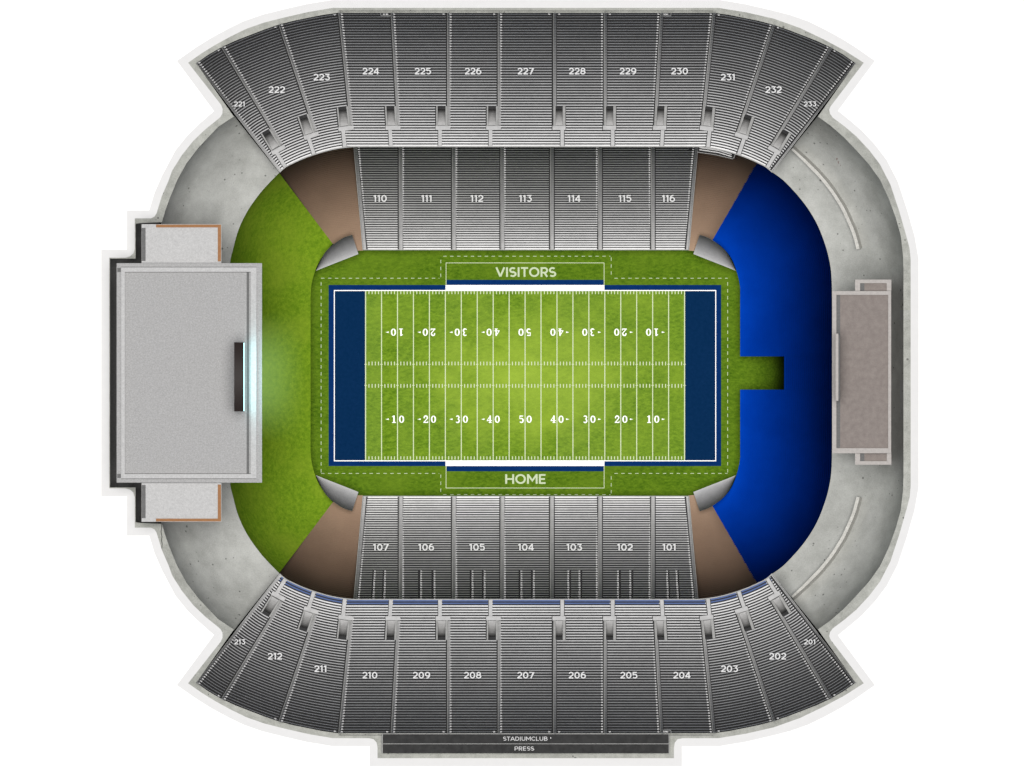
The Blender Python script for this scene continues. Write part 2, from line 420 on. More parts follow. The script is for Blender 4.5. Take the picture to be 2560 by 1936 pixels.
# ------------------------------------------------------------------ upper tier boundaries (left half, top side)
Bo = [(490.5, 158.7), (553.7, 118.3), (697, 61.9), (846.6, 32.3), (977.7, 32.3), (1118.9, 32.3), (1245.3, 32.3)]
Bi = [(699, 431), (730, 409.5), (803.9, 381), (881.6, 366.9), (996.5, 366.9), (1119, 366.9), (1245.3, 366.9)]
mid_o = {0: (521, 137), 1: (624, 88.3), 2: (770, 45)}
mid_i = {0: (713.5, 418.3), 1: (765.5, 393.8), 2: (841.5, 372)}

# rim: flat concrete ring at level 0
rim_in_left = [(584.6, 291.8), (545.6, 317.4), (497, 368.5), (466, 409), (443.4, 450), (423.6, 498), (413, 528), (404.8, 556), (352, 558), (339, 560), (339, 647), (275, 647)]
rim_in_right = [(2044.8, 291.8), (2076.5, 314.7), (2110, 344), (2141, 376.5), (2173, 412), (2200, 450), (2222, 497), (2240, 547), (2252, 590), (2257.5, 640), (2258.7, 676.6)]
seat_edge_left = [(584.6, 291.8), (490.5, 158.7), (521, 137), (553.7, 118.3), (588, 102.4), (624, 88.3), (660, 74.5), (697, 61.9), (733, 52.5), (770, 45), (808, 37.5), (846.6, 32.3)]
rim_top = list(reversed(rim_in_left)) + seat_edge_left[1:] + [mirx(p) for p in reversed(seat_edge_left)][:-1] + rim_in_right
RIM = rim_top + [miry(p) for p in reversed(rim_top)]
rim = thing('stadium_rim', 'flat mottled concrete rim running round the top of the whole stadium', 'wall', (X(1314.7), Y(20), 0))
fill_rings('rim_top', OUT, [RIM], .012, 'concrete_rim', rim)
w = MB(); n = len(RIM)
for i in range(n):
    p, q = RIM[i], RIM[(i + 1) % n]
    w.quad((X(p[0]), Y(p[1]), .012), (X(q[0]), Y(q[1]), .012), (X(q[0]), Y(q[1]), ZU - 8), (X(p[0]), Y(p[1]), ZU - 8))
w.build('inner_wall', 'concrete_rim', rim)
n = len(OUT); w = MB()
for i in range(n):
    p, q = OUT[i], OUT[(i + 1) % n]
    w.quad((X(p[0]), Y(p[1]), .012), (X(q[0]), Y(q[1]), .012), (X(q[0]), Y(q[1]), -3), (X(p[0]), Y(p[1]), -3))
w.build('outer_wall', 'concrete_rim', rim)
# crack running down the rim beside the lower wing of the building
ck = [(403, 1310), (404.5, 1320), (402.5, 1330), (405, 1342), (403.8, 1352), (405.6, 1360), (404.4, 1372)]
cm = MB()
cm.band([(X(p[0] - .9), Y(p[1]), .02) for p in ck], [(X(p[0] + .9), Y(p[1]), .02) for p in ck], 0, .004)
cm.build('crack', 'crack', rim)
# thin raised kerb behind the last rows
kb = MB()
for mir in (False, True):
    A = [(846.6, 28.6), (1782.8, 28.6)]
    if mir: A = [miry(p) for p in A]
    s_ = 1 if mir else -1
    kb.band([(X(p[0]), Y(p[1]), .02) for p in A], [(X(p[0]), Y(p[1] + 1.3 * s_), .02) for p in A], 0, .35)
kb.build('kerb', 'terrace', rim)

# ------------------------------------------------------------------ seating sections
class Sec:
    def __init__(s, Lo, Li, Ro, Ri, Mo=None, Mi=None, zf=zu, flip=False, tilt=tilt_u):
        s.tilt = tilt
        s.c = (Li, Lo, Ri, Ro); s.curved = Mo is not None
        s.Mi = Mi or lerp(Li, Ri, .5); s.Mo = Mo or lerp(Lo, Ro, .5); s.zf = zf; s.flip = flip
    def p2(s, t, u):
        Li, Lo, Ri, Ro = s.c
        L = lerp(Li, Lo, t); Rr = lerp(Ri, Ro, t); Mm = lerp(s.Mi, s.Mo, t)
        a = 2 * (u - .5) * (u - 1); b = -4 * u * (u - 1); c = 2 * u * (u - .5)
        p = (a * L[0] + b * Mm[0] + c * Rr[0], a * L[1] + b * Mm[1] + c * Rr[1])
        return miry(p) if s.flip else p
    def P(s, t, u, dz=0.0):
        p = s.p2(t, u); return (X(p[0]), Y(p[1]), s.zf(t) + dz)
    def length(s, t):
        a = s.p2(t, 0); b = s.p2(t, .5); c = s.p2(t, 1)
        return math.dist(a, b) + math.dist(b, c)
    def uL(s, t, off): return off / s.length(t)
    def uR(s, t, off): return 1 + off / s.length(t)
    def u(s, t, spec):
        return s.uL(t, spec[1]) if spec[0] == 'L' else (s.uR(t, spec[1]) if spec[0] == 'R' else spec[1])
    def locate(s, px, py):
        best = (1e9, 0, 0)
        for i in range(61):
            for j in range(31):
                q = s.p2(i / 60, j / 30); d = (q[0] - px) ** 2 + (q[1] - py) ** 2
                if d < best[0]: best = (d, i / 60, j / 30)
        d, t, u = best; st = 1 / 60; su = 1 / 30
        for k in range(30):
            st *= .8; su *= .8
            for dt in (-st, 0, st):
                for du in (-su, 0, su):
                    q = s.p2(t + dt, u + du); dd = (q[0] - px) ** 2 + (q[1] - py) ** 2
                    if dd < d: d, bt, bu = dd, t + dt, u + du
                    else: continue
                    best = (d, bt, bu)
            t, u = best[1], best[2]
        return t, u
    def plane(s, px, py, lift):
        t, u = s.locate(px, py)
        a = s.P(t - .02, u); b = s.P(t + .02, u); e0 = s.P(t, max(u - .1, 0)); e1 = s.P(t, min(u + .1, 1))
        e = Vector((e1[0] - e0[0], e1[1] - e0[1])).normalized(); nn = Vector((-e[1], e[0]))
        d = Vector((b[0] - a[0], b[1] - a[1])); k = (b[2] - a[2]) / d.dot(nn)
        gx, gy = nn[0] * k, nn[1] * k; z0 = s.zf(t) + lift; x0, y0 = X(px), Y(py)
        return lambda x, y: z0 + gx * (x - x0) + gy * (y - y0)

def strip(mb, sec, t0, t1, fa, fb, lo_, hi_, n=10):
    A = []; B = []
    for i in range(n + 1):
        t = t0 + (t1 - t0) * i / n
        A.append(sec.P(t, sec.u(t, fa))); B.append(sec.P(t, sec.u(t, fb)))
    mb.band(A, B, lo_, hi_)

def steps(mb, sec, N, k0, k1, fa, fb, lift=.10):
    for k in range(k0, k1):
        ta, tb = (k + .02) / N, (k + .98) / N
        dz = (tb - ta) * RUN[sec.zf] * math.tan(R(sec.tilt((k + .5) / N)))
        a0, a1 = sec.P(ta, sec.u(ta, fa)), sec.P(tb, sec.u(tb, fa)); b0, b1 = sec.P(ta, sec.u(ta, fb)), sec.P(tb, sec.u(tb, fb))
        z0 = a0[2] + lift; z1 = z0 + dz
        mb.sheet([[(a0[0], a0[1], z0 - .3), (b0[0], b0[1], z0 - .3)], [(a0[0], a0[1], z0), (b0[0], b0[1], z0)], [(a1[0], a1[1], z1), (b1[0], b1[1], z1)], [(a1[0], a1[1], z0 - .3), (b1[0], b1[1], z0 - .3)]])
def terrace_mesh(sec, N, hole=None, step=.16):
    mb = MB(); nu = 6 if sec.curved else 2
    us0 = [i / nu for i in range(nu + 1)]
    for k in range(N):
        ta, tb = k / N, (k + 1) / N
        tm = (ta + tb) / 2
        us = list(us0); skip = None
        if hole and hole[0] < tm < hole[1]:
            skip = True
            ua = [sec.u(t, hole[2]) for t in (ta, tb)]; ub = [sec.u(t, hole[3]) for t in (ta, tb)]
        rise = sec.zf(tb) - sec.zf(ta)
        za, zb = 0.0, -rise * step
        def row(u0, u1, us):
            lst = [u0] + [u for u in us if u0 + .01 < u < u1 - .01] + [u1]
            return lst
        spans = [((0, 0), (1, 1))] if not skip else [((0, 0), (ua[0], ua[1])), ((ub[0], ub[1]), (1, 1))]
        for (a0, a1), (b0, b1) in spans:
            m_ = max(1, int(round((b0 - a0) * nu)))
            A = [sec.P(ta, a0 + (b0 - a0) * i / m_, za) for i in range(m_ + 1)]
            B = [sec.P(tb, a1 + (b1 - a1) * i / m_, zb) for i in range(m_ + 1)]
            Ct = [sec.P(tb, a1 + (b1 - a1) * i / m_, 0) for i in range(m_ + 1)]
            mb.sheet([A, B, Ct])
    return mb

RUN = {zu: 334.7 * S, zl: 259.8 * S}
def bench(sec, N, k, pieces, m, parent, lift=.45):
    wd = (.56 if N == 50 else .63) - (.30 if N == 50 else .36) * (k / N) ** .5                 # seats narrow towards the back, which also darkens the rear rows
    ta, tb = (k + .46 - wd / 2) / N, (k + .46 + wd / 2) / N
    for fa, fb in pieces:
        a0, a1 = sec.u(ta, fa), sec.u(tb, fa); b0, b1 = sec.u(ta, fb), sec.u(tb, fb)
        n = max(1, int(round((b0 - a0) * 7))) if sec.curved else 1
        A = [sec.P(ta, a0 + (b0 - a0) * i / n) for i in range(n + 1)]
        depth = (tb - ta) * RUN[sec.zf]; dz = depth * math.tan(R(sec.tilt((k + .5) / N)))
        B = [(*sec.P(tb, a1 + (b1 - a1) * i / n)[:2], A[0][2] + dz) for i in range(n + 1)]
        mb = MB(); mb.band(A, B, lift - .10, lift); mb.build('bench', m, parent)

def row_numbers(sec, N, parent, specs, kmin=0):
    mb = MB()
    for k in range(kmin, N):
        t = (k + .45) / N
        for spec in specs(k):
            u = sec.u(t, spec); p = sec.p2(t, u)
            q0 = sec.p2(t, u - .02); q1 = sec.p2(t, u + .02)
            ang = math.atan2(-(q1[1] - q0[1]), q1[0] - q0[0])
            z = sec.zf(t) + .8 + .4 * math.tan(R(sec.tilt(t)))
            put_text(mb, str(k + 1), p[0], p[1], 3.0, lambda x, y: z, rot=ang, weight=.2, n=4)
    return mb.build('row_numbers', 'letter', parent)

def number_sign(sec, text, px, py, cap, parent):
    mb = MB(); lift = 2.4 + .5 * math.tan(R(sec.tilt(sec.locate(px, py)[0])))
    put_text(mb, text, px, py, cap, sec.plane(px, py, lift), width=glyphs(text, .175, 12, .12)[2] * cap * 1.13, weight=.175, n=12, thick=.12)
    return mb.build('section_number', 'letter', parent)

d2s = 1.1573
TJ, TV0, TV1 = .128, .157, .290          # end of the front rows, and the span of the stair openings
def make_upper(i, flip, number, npos, cap):
    right = i >= 7
    if i <= 6 and i < 6:
        Lo, Li, Ro, Ri = Bo[i], Bi[i], Bo[i + 1], Bi[i + 1]; Mo, Mi = mid_o.get(i), mid_i.get(i)
    elif i == 6:
        Lo, Li, Ro, Ri = Bo[6], Bi[6], mirx(Bo[6]), mirx(Bi[6]); Mo = Mi = None
    else:
        j = 12 - i
        Lo, Li, Ro, Ri = mirx(Bo[j + 1]), mirx(Bi[j + 1]), mirx(Bo[j]), mirx(Bi[j])
        Mo, Mi = mid_o.get(j), mid_i.get(j)
        if Mo: Mo, Mi = mirx(Mo), mirx(Mi)
    sec = Sec(Lo, Li, Ro, Ri, Mo, Mi, zu, flip)
    where = 'lower stand side of the photo' if flip else ''
    shape = 'curved' if sec.curved else 'straight'
    front = ' with two blue front rows' if flip else ''
    side = 'press box side' if flip else 'visitors side'
    root = thing('seating_section', f'{shape} upper tier section of grey benches marked {number}{front}', 'seating section',
                 sec.P(0, .5), 'upper tier seating sections')
    N = 50
    # the openings: left half at the section's right line, right half at its left line
    hole = None
    if i < 6: hole = (TV0, TV1, ('R', -24.8), ('R', -5.4))
    elif i > 6: hole = (TV0, TV1, ('L', 4.8), ('L', 22.5))
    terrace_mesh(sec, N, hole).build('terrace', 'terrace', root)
    # row ends
    def start(k):
        if i == 0: return ('L', 8.5)
        if not right: return ('L', -13.5) if k < 6 else ('L', 8.5)
        return ('L', 27.5) if k < 6 else (('L', 31) if k < 15 else ('L', 8))
    def end(k):
        if i < 6: return ('R', -25) if k < 6 else (('R', -31) if k < 15 else ('R', -4))
        if i == 12: return ('R', -9)
        return ('R', 15.5) if k < 6 else ('R', -5)
    for k in range(N):
        bench(sec, N, k, [(start(k), end(k))], 'bench_blue' if (flip and k < 2) else 'bench', root)
    # walkways
    am = MB()
    if not right:
        steps(am, sec, N, 8 if i else 0, 50, ('L', 0.9), ('L', 7.0))
        if i < 6:
            lm = MB(); strip(lm, sec, TJ - .004, TV0 - .001, ('R', -30), ('R', 7), .45, .56, 2); lm.build('landing', 'aisle', root)
            lm = MB(); strip(lm, sec, 0, TJ - .005, ('R', -23.5), ('R', -14.5), .05, .50, 4); lm.build('front_aisle', 'aisle', root)
    else:
        steps(am, sec, N, 15, 50, ('L', 0.9), ('L', 6.5))
        lm = MB(); strip(lm, sec, TJ - .004, TV0 - .001, ('L', -3), ('L', 30), .45, .56, 2); lm.build('landing', 'aisle', root)
        lm = MB(); strip(lm, sec, 0, TJ - .005, ('L', 17), ('L', 26), .05, .50, 4); lm.build('front_aisle', 'aisle', root)
        if i == 12: lm = MB(); steps(lm, sec, N, 0, 50, ('R', -4.0), ('R', -1.6)); lm.build('aisle', 'aisle', root)
    am.build('aisle', 'aisle', root)
    # light hand rail along the aisle
    rm = MB()
    strip(rm, sec, 0.0 if i == 0 else TV0, 1, ('L', -.8), ('L', .8), .0, 1.0, 14)
    if i == 12: lm = MB(); strip(lm, sec, 0, 1, ('R', -.9), ('R', .9), .0, 1.0, 14); lm.build('handrail', 'rail', root)
    rm.build('handrail', 'rail', root)
    fm = MB()
    n = 8
    fm.band([sec.P(-.004, j / n) for j in range(n + 1)], [sec.P(.004, j / n) for j in range(n + 1)], -3.0, .75)
    fm.build('front_wall', 'rail', root)
    if hole:
        tm_ = MB(); rows = []; z0 = sec.zf(TV0); prof = Profile((TV1 - TV0) * 334.7 * S, 20, 85, .6)
        nn = 10
        for j in range(nn + 1):
            t = TV0 + (TV1 - TV0) * j / nn
            a_, b_ = sec.P(t, sec.u(t, hole[2])), sec.P(t, sec.u(t, hole[3])); z = z0 - prof(j / nn)
            rows.append([(a_[0], a_[1], a_[2]), (a_[0], a_[1], z), (b_[0], b_[1], z), (b_[0], b_[1], b_[2])])
        tm_.sheet(rows)
        a_, b_ = rows[-1][0], rows[-1][3]
        tm_.quad(a_, rows[-1][1], rows[-1][2], b_)
        tm_.build('stair_opening', 'aisle', root)
        for fa, fb in (((('R', -28.5), ('R', -25)), (('R', -5.2), ('R', -1.2))) if not right else ((('L', 1.2), ('L', 4.6)), (('L', 22.8), ('L', 29.5)))):
            pm = MB(); strip(pm, sec, TV0, TV1 + .012, fa, fb, 0, .8, 5); pm.build('parapet', 'rail', root)
    # row numbers
    def specs(k):
        s0, e0 = start(k), end(k)
        out = [(s0[0], s0[1] - 1)] if not right else [(e0[0], e0[1] - .5)]
        if k == N - 1: out.append((e0[0], e0[1] - 6) if not right else (s0[0], s0[1] + 6))
        return out
    row_numbers(sec, N, root, specs)
    number_sign(sec, number, npos[0] * d2s, npos[1] * d2s, cap, root)
    # the small boxed row plates in the last row
    if (not flip and number in ('224', '230')) or (flip and number == '204'):
        bx = MB(); A0, A1 = (('R', -26), ('R', -1)) if number == '224' else (('L', 1), ('L', 26))
        strip(bx, sec, .974, .980, A0, A1, 2.6, 3.0, 1)
        e_ = A0 if number == '224' else A1
        strip(bx, sec, .980, .999, (e_[0], e_[1] - .9), (e_[0], e_[1] + .9), 2.6, 3.0, 1)
        bx.build('plate_frame', 'rail', root)
        pl = MB(); t = .989; u = sec.u(t, (A0[0], A0[1] + 12)); p = sec.p2(t, u); z = sec.zf(t) + 3.2
        put_text(pl, '50 WC', p[0], p[1], 3.0, lambda x, y: z, weight=.2, n=4)
        pl.build('row_plate', 'letter', root)
    return root

top_no = [('221', (517, 225), 12.5), ('222', (598, 194), 16.5), ('223', (695, 167), 16.5), ('224', (801, 154), 16.5), ('225', (913.5, 154), 16.5), ('226', (1022, 154), 16.5),
          ('227', (1136, 154), 16.5), ('228', (1247, 154), 16.5), ('229', (1356.5, 154), 16.5), ('230', (1468, 154), 16.5), ('231', (1572, 167), 16.5), ('232', (1671, 194), 16.5), ('233', (1750, 225), 12.5)]
bot_no = [('213', (518, 1387), 12.5), ('212', (594, 1418), 16.5), ('211', (692, 1445), 16.5), ('210', (799, 1459), 16.5), ('209', (910.5, 1459), 16.5), ('208', (1021, 1459), 16.5),
          ('207', (1136, 1459), 16.5), ('206', (1247, 1459), 16.5), ('205', (1358.5, 1459), 16.5), ('204', (1473, 1459), 16.5), ('203', (1576, 1445), 16.5), ('202', (1680, 1418), 16.5), ('201', (1749, 1387), 12.5)]
for i, (nb, pos, cap) in enumerate(top_no): make_upper(i, False, nb, pos, cap)
for i, (nb, pos, cap) in enumerate(bot_no): make_upper(i, True, nb, pos, cap)

# lower tier
Lx_o = [884.3, 998, 1130.9, 1252.2, 1376, 1496.4, 1628.3, 1745.1]
Lx_i = [907.3, 998, 1130.9, 1252.2, 1376, 1496.4, 1628.3, 1722.1]
YO, YI = 365.0, 624.8
def make_lower(i, flip, number, npos):
    right = i >= 4
    sec = Sec((Lx_o[i], YO), (Lx_i[i], YI), (Lx_o[i + 1], YO), (Lx_i[i + 1], YI), None, None, zl, flip, tilt_l)
    side = 'home side' if flip else 'visitors side'
    extra = ', split by two extra aisles behind' if flip else ''
    root = thing('seating_section', f'lower tier section of grey benches marked {number}{extra}', 'seating section', sec.P(0, .5), 'lower tier seating sections')
    N = 45
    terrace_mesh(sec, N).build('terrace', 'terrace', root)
    st = ('L', 13) if i == 0 else ('L', 11)
    en = ('R', -4) if i < 6 else ('R', -11)
    for k in range(N):
        t = (k + .5) / N
        if flip and k >= 32:
            a0 = sec.u(t, st); a1 = sec.u(t, en); f = lambda q: ('U', a0 + (a1 - a0) * q)
            pcs = [(st, f(.305)), (f(.38), f(.59)), (f(.665), en)] if not right else [(st, f(.31)), (f(.385), f(.575)), (f(.65), en)]
        elif i == 6 and not flip and k >= 43: pcs = [(st, ('R', -22))]
        else: pcs = [(st, en)]
        bench(sec, N, k, pcs, 'bench', root)
    am = MB()
    if i == 0: steps(am, sec, N, 0, N, ('L', 1.5), ('L', 8.5))
    else: steps(am, sec, N, 0, N, ('L', 1.2), ('L', 8.6))
    if i == 6: lm = MB(); steps(lm, sec, N, 0, N, ('R', -7), ('R', -1.5)); lm.build('aisle', 'aisle', root)
    am.build('aisle', 'aisle', root)
    rm = MB(); strip(rm, sec, 0, 1, ('L', -.9), ('L', .9), 0, 1.0)
    if i == 6: lm = MB(); strip(lm, sec, 0, 1, ('R', -.9), ('R', .9), 0, 1.0); lm.build('handrail', 'rail', root)
    rm.build('handrail', 'rail', root)
    fm = MB(); fm.band([sec.P(-.004, 0), sec.P(-.004, 1)], [sec.P(.003, 0), sec.P(.003, 1)], ZF - ZL, .55)
    fm.build('front_wall', 'rail', root)
    def specs(k):
        t = (k + .5) / N
        out = [(st[0], st[1] - 1)] if not right else [(en[0], en[1] - .5)]
        if flip and k >= 32:
            a0 = sec.u(t, st); a1 = sec.u(t, en)
            out += [('U', a0 + (a1 - a0) * q) for q in ((.37, .655) if not right else (.32, .585))]
        return out
    row_numbers(sec, N, root, specs)
    number_sign(sec, number, npos[0] * d2s, npos[1] * d2s, 17, root)
    if i == 6 and not flip:
        # the short rows that run on under the upper tier, with their light frame
        ex = MB(); fr = MB()
        P0 = [(1742, 380.5), (1790, 387.5), (1833, 397.8)]
        def q(p, dx, dy, z): return (X(p[0] + dx), Y(p[1] + dy), zl(.94) + z)
        fr.band([q(p, 0, -.9, 0) for p in P0], [q(p, 0, .9, 0) for p in P0], 0, 1.2)
        fr.band([q((1833, 397.8), 0, -.9, 0), q((1837.5, 386), 0, -.9, 0)], [q((1833, 397.8), 1.8, -.5, 0), q((1837.5, 386), 1.8, -.5, 0)], 0, 1.2)
        fr.build('row_frame', 'rail', root)
        for j in range(2):
            mb = MB(); o = -4.5 - 5.5 * j
            mb.band([q((p[0] + 6, p[1]), 0, o, .5) for p in P0[:2]] + [q(P0[2], -4, o, .5)], [q((p[0] + 6, p[1]), 0, o - 2.6, .5) for p in P0[:2]] + [q(P0[2], -4, o - 2.6, .5)], 0, .1)
            mb.build('bench', 'bench', root)
        ex.band([q(p, 0, 0, 0) for p in P0], [q(p, 4, -26, 0) for p in P0], -.3, 0.0)
        ex.build('rear_terrace', 'terrace', root)
    return root
lt = [('110', (821, 429)), ('111', (921, 429)), ('112', (1030, 429)), ('113', (1135, 429)), ('114', (1240, 429)), ('115', (1350, 429)), ('116', (1444, 429))]
lb = [('107', (823, 1182.5)), ('106', (920.5, 1182.5)), ('105', (1030.5, 1182.5)), ('104', (1136, 1182.5)), ('103', (1240.5, 1182.5)), ('102', (1350, 1182.5)), ('101', (1445, 1182.5))]
for i, (nb, pos) in enumerate(lt): make_lower(i, False, nb, pos)
for i, (nb, pos) in enumerate(lb): make_lower(i, True, nb, pos)

# ------------------------------------------------------------------ bowl surfaces
def bowl(I, O, zin, prof, nr, name, m, parent, n=6, wall=None, sm=True, skip=None, straight=False):
    Ii = I if straight else catmull(I, n); Oo = O if straight else catmull(O, n)
    rows = []
    for k in range(nr + 1):
        r = k / nr
        rows.append([(X(lerp(a_, b_, r)[0]), Y(lerp(a_, b_, r)[1]), zin + prof(r)) for a_, b_ in zip(Ii, Oo)])
    mb = MB(); mb.sheet(rows)
    o = mb.build(name, m, parent, smooth=sm)
    if wall is not None:
        wm = MB(); wm.sheet([rows[0], [(p[0], p[1], wall) for p in rows[0]]])
        wm.build('retaining_wall', 'concrete', parent)
    return o
ZB = ZF + 12.0
def seat_rows(mb, curves, zin, prof, L, N, tilt, r0=0.0, r1=1.0):
    for k in range(N):
        ra, rb = r0 + (r1 - r0) * k / N, r0 + (r1 - r0) * (k + 1) / N
        za = zin + prof(ra); zb = za + (rb - ra) * L * math.tan(R(tilt((ra + rb) / 2))); zn = zin + prof(rb)
        rows = []
        for r, z in ((ra, za), (rb, zb), (rb + .0004, min(zn, zb - .02))):
            rows.append([(X(lerp(a_, b_, r)[0]), Y(lerp(a_, b_, r)[1]), z) for a_, b_ in curves])
        mb.sheet(rows)
def tilt_b(r): return min(85, 3 + 85 * r ** .33)  # bank, cover and ramp rows steepen outward to build in the darkening
def tilt_t(r): return 5 + 83 * r ** .50
def tilt_r(r): return 10 + 77 * r ** .36
# grass hill at the left end
hI = [(832, 610), (814.5, 630), (798.3, 654.3), (787.6, 678.5), (779.5, 708), (776.6, 740), (776.5, 800)]
hO = [(695, 429), (658, 462), (624, 504), (598, 549), (579, 604), (568, 655), (566, 720)]
hI = hI + [(776.5, 933)] + [miry(p) for p in reversed(hI)]; hO = hO + [(566, 933)] + [miry(p) for p in reversed(hO)]
hill = thing('grass_hill', 'curved grass bank rising from the field at the scoreboard end', None, (X(776), Y(933), ZB), kind='structure')
pHill = Profile(212 * S, 4, 77, .88)
bowl(hI, hO, ZB, pHill, 26, 'slope', 'hill', hill, wall=ZF)
# brown covered corners
tI = [(832, 610), (868, 626), (908, 627)]; tO = [(697, 431), (784, 384), (884, 364)]
uI = [(1781, 601), (1752, 626), (1721, 627)]; uO = [(1892, 410), (1838, 382), (1745.5, 363)]
pT = Profile(235 * S, 8, 46, 1.0)
for I, O, fl, lab in ((tI, tO, False, 'beside section 110 and the grass hill'), (uI, uO, False, 'between section 116 and the blue bank'),
                      (tI, tO, True, 'beside section 107 and the grass hill'), (uI, uO, True, 'between section 101 and the blue bank')):
    if fl: I = [miry(p) for p in I]; O = [miry(p) for p in O]
    t_ = thing('corner_bank', f'brown covered corner bank {lab}', 'corner bank', (X(I[1][0]), Y(I[1][1]), ZB), 'brown covered corner banks')
    cur = list(zip(catmull(I, 10), catmull(O, 10))); mb = MB(); seat_rows(mb, cur, ZB + .1, pT, 250 * S, 56, tilt_t); mb.build('cover', 'tarp', t_)
    wm = MB(); wm.sheet([[(X(p[0]), Y(p[1]), ZB + .1) for p, _ in cur], [(X(p[0]), Y(p[1]), ZF) for p, _ in cur]]); wm.build('retaining_wall', 'concrete', t_)
# blue bank at the right end, with the notch of the players' tunnel
NX0, NX1, NY0, NY1 = 1850.5, 1960.5, 891.3, 974.7
bI = [(1781, 601), (1804, 617), (1826.8, 643.9), (1841, 677), (1850, 716.5), (1850.5, 760)]
bO = [(1892, 404), (1942, 424), (2001, 477), (2055, 560), (2081, 650), (2086, 730)]
pB = Profile(230 * S, 6, 48, 1.0)
blue = thing('blue_bank', 'plain royal blue seating bank curving round the right end', 'seating bank', (X(1851), Y(933), ZB))
n = 8; ci = catmull(bI + [(1850.5, 891.3)], n); co = catmull(bO + [(2086, 891.3)], n)
half = list(zip(ci, co)); lowhalf = [(miry(a_), miry(b_)) for a_, b_ in reversed(half)]
nr = 30; bm_ = MB(); wm = MB()
def bp(a_, b_, r): q = lerp(a_, b_, r); return (X(q[0]), Y(q[1]), ZB + .2 + pB(r))
for seg in (half, lowhalf):
    seat_rows(bm_, seg, ZB + .2, pB, 234 * S, 48, tilt_b)
    wm.sheet([[bp(a_, b_, 0) for a_, b_ in seg], [(X(a_[0]), Y(a_[1]), ZF) for a_, b_ in seg]])
r0 = (NX1 - 1850.5) / (2086 - 1850.5)
a0_, a1_ = half[-1], lowhalf[0]
seat_rows(bm_, [a0_, a1_], ZB + .2, pB, 234 * S, 25, tilt_b, r0, 1.0)
bm_.build('seat_rows', 'blue', blue)
wm.build('front_wall', 'navy', blue)
nw = MB()
for s_ in (a0_, a1_):
    nw.sheet([[bp(*s_, r0 * k / 10) for k in range(11)], [(X(lerp(*s_, r0 * k / 10)[0]), Y(s_[0][1]), ZF - 60) for k in range(11)]])
e0, e1 = bp(*a0_, r0), bp(*a1_, r0)
nw.quad(e0, e1, (e1[0], e1[1], ZF - 60), (e0[0], e0[1], ZF - 60))
nw.build('tunnel_wall', 'navy', blue)

# concrete concourses
ZA = ZU - 22.0; ZAL = ZU - 14.5
aI = [(698, 432.5), (672, 459), (646.9, 487.7), (617.3, 530.7), (595.8, 576.4), (582.4, 624.8), (575.6, 657), (573, 720)]
aO = [(584, 289), (545, 316), (495, 368.5), (442, 450), (411.5, 528), (403, 557.6), (398, 650), (396, 720)]
pA = Profile(180 * S, 6, 70, .95)
lc = thing('concourse', 'weathered concrete apron behind the grass hill, left end', 'concourse', (X(573), Y(933), ZAL))
for fl in (False, True):
    I = aI; O = aO
    if fl: I = [miry(p) for p in I]; O = [miry(p) for p in O]
    bowl(I, O, ZAL, pA, 20, 'deck', 'concrete', lc)
cI = [(1931, 431), (1963.4, 456), (2009, 507), (2041.4, 558.2), (2062.9, 612), (2074, 655), (2078.5, 690), (2080, 750)]
cO = [(2046, 289), (2078, 313), (2143, 376.5), (2201, 450), (2241, 547), (2257.6, 622.8), (2260, 676.6), (2260, 750)]
cI = cI + [(2080, 933)] + [miry(p) for p in reversed(cI)]; cO = cO + [(2260, 933)] + [miry(p) for p in reversed(cO)]
rc = thing('concourse', 'weathered concrete apron behind the blue bank, right end', 'concourse', (X(2080), Y(933), ZA))
bowl(cI, cO, ZA, pA, 20, 'deck', 'concrete', rc)
def zconc(px, py):                                    # height of the right concourse at a plan point
    A = catmull(cI, 6); B = catmull(cO, 6); best = None
    for a_, b_ in zip(A, B):
        dx, dy = b_[0] - a_[0], b_[1] - a_[1]; L2 = dx * dx + dy * dy
        r = max(0, min(1, ((px - a_[0]) * dx + (py - a_[1]) * dy) / L2)); q = lerp(a_, b_, r)
        d = math.dist(q, (px, py))
        if best is None or d < best[0]: best = (d, r)
    return ZA + pA(best[1])
# rust stain on the right concourse
sm_ = MB()
for cx, cy, rr in ((2092, 398, 3.4), (2096, 406, 3.0), (2101, 414, 1.6)):
    ring = []
    for k in range(14):
        a_ = k / 14 * 2 * math.pi; q = rr * random.uniform(.6, 1.25)
        px, py = cx + q * .7 * math.cos(a_), cy + q * 1.3 * math.sin(a_)
        ring.append((X(px), Y(py), zconc(px, py) + .12))
    sm_.add(ring, [tuple(range(14))])
sm_.build('stain', 'stain', rc)
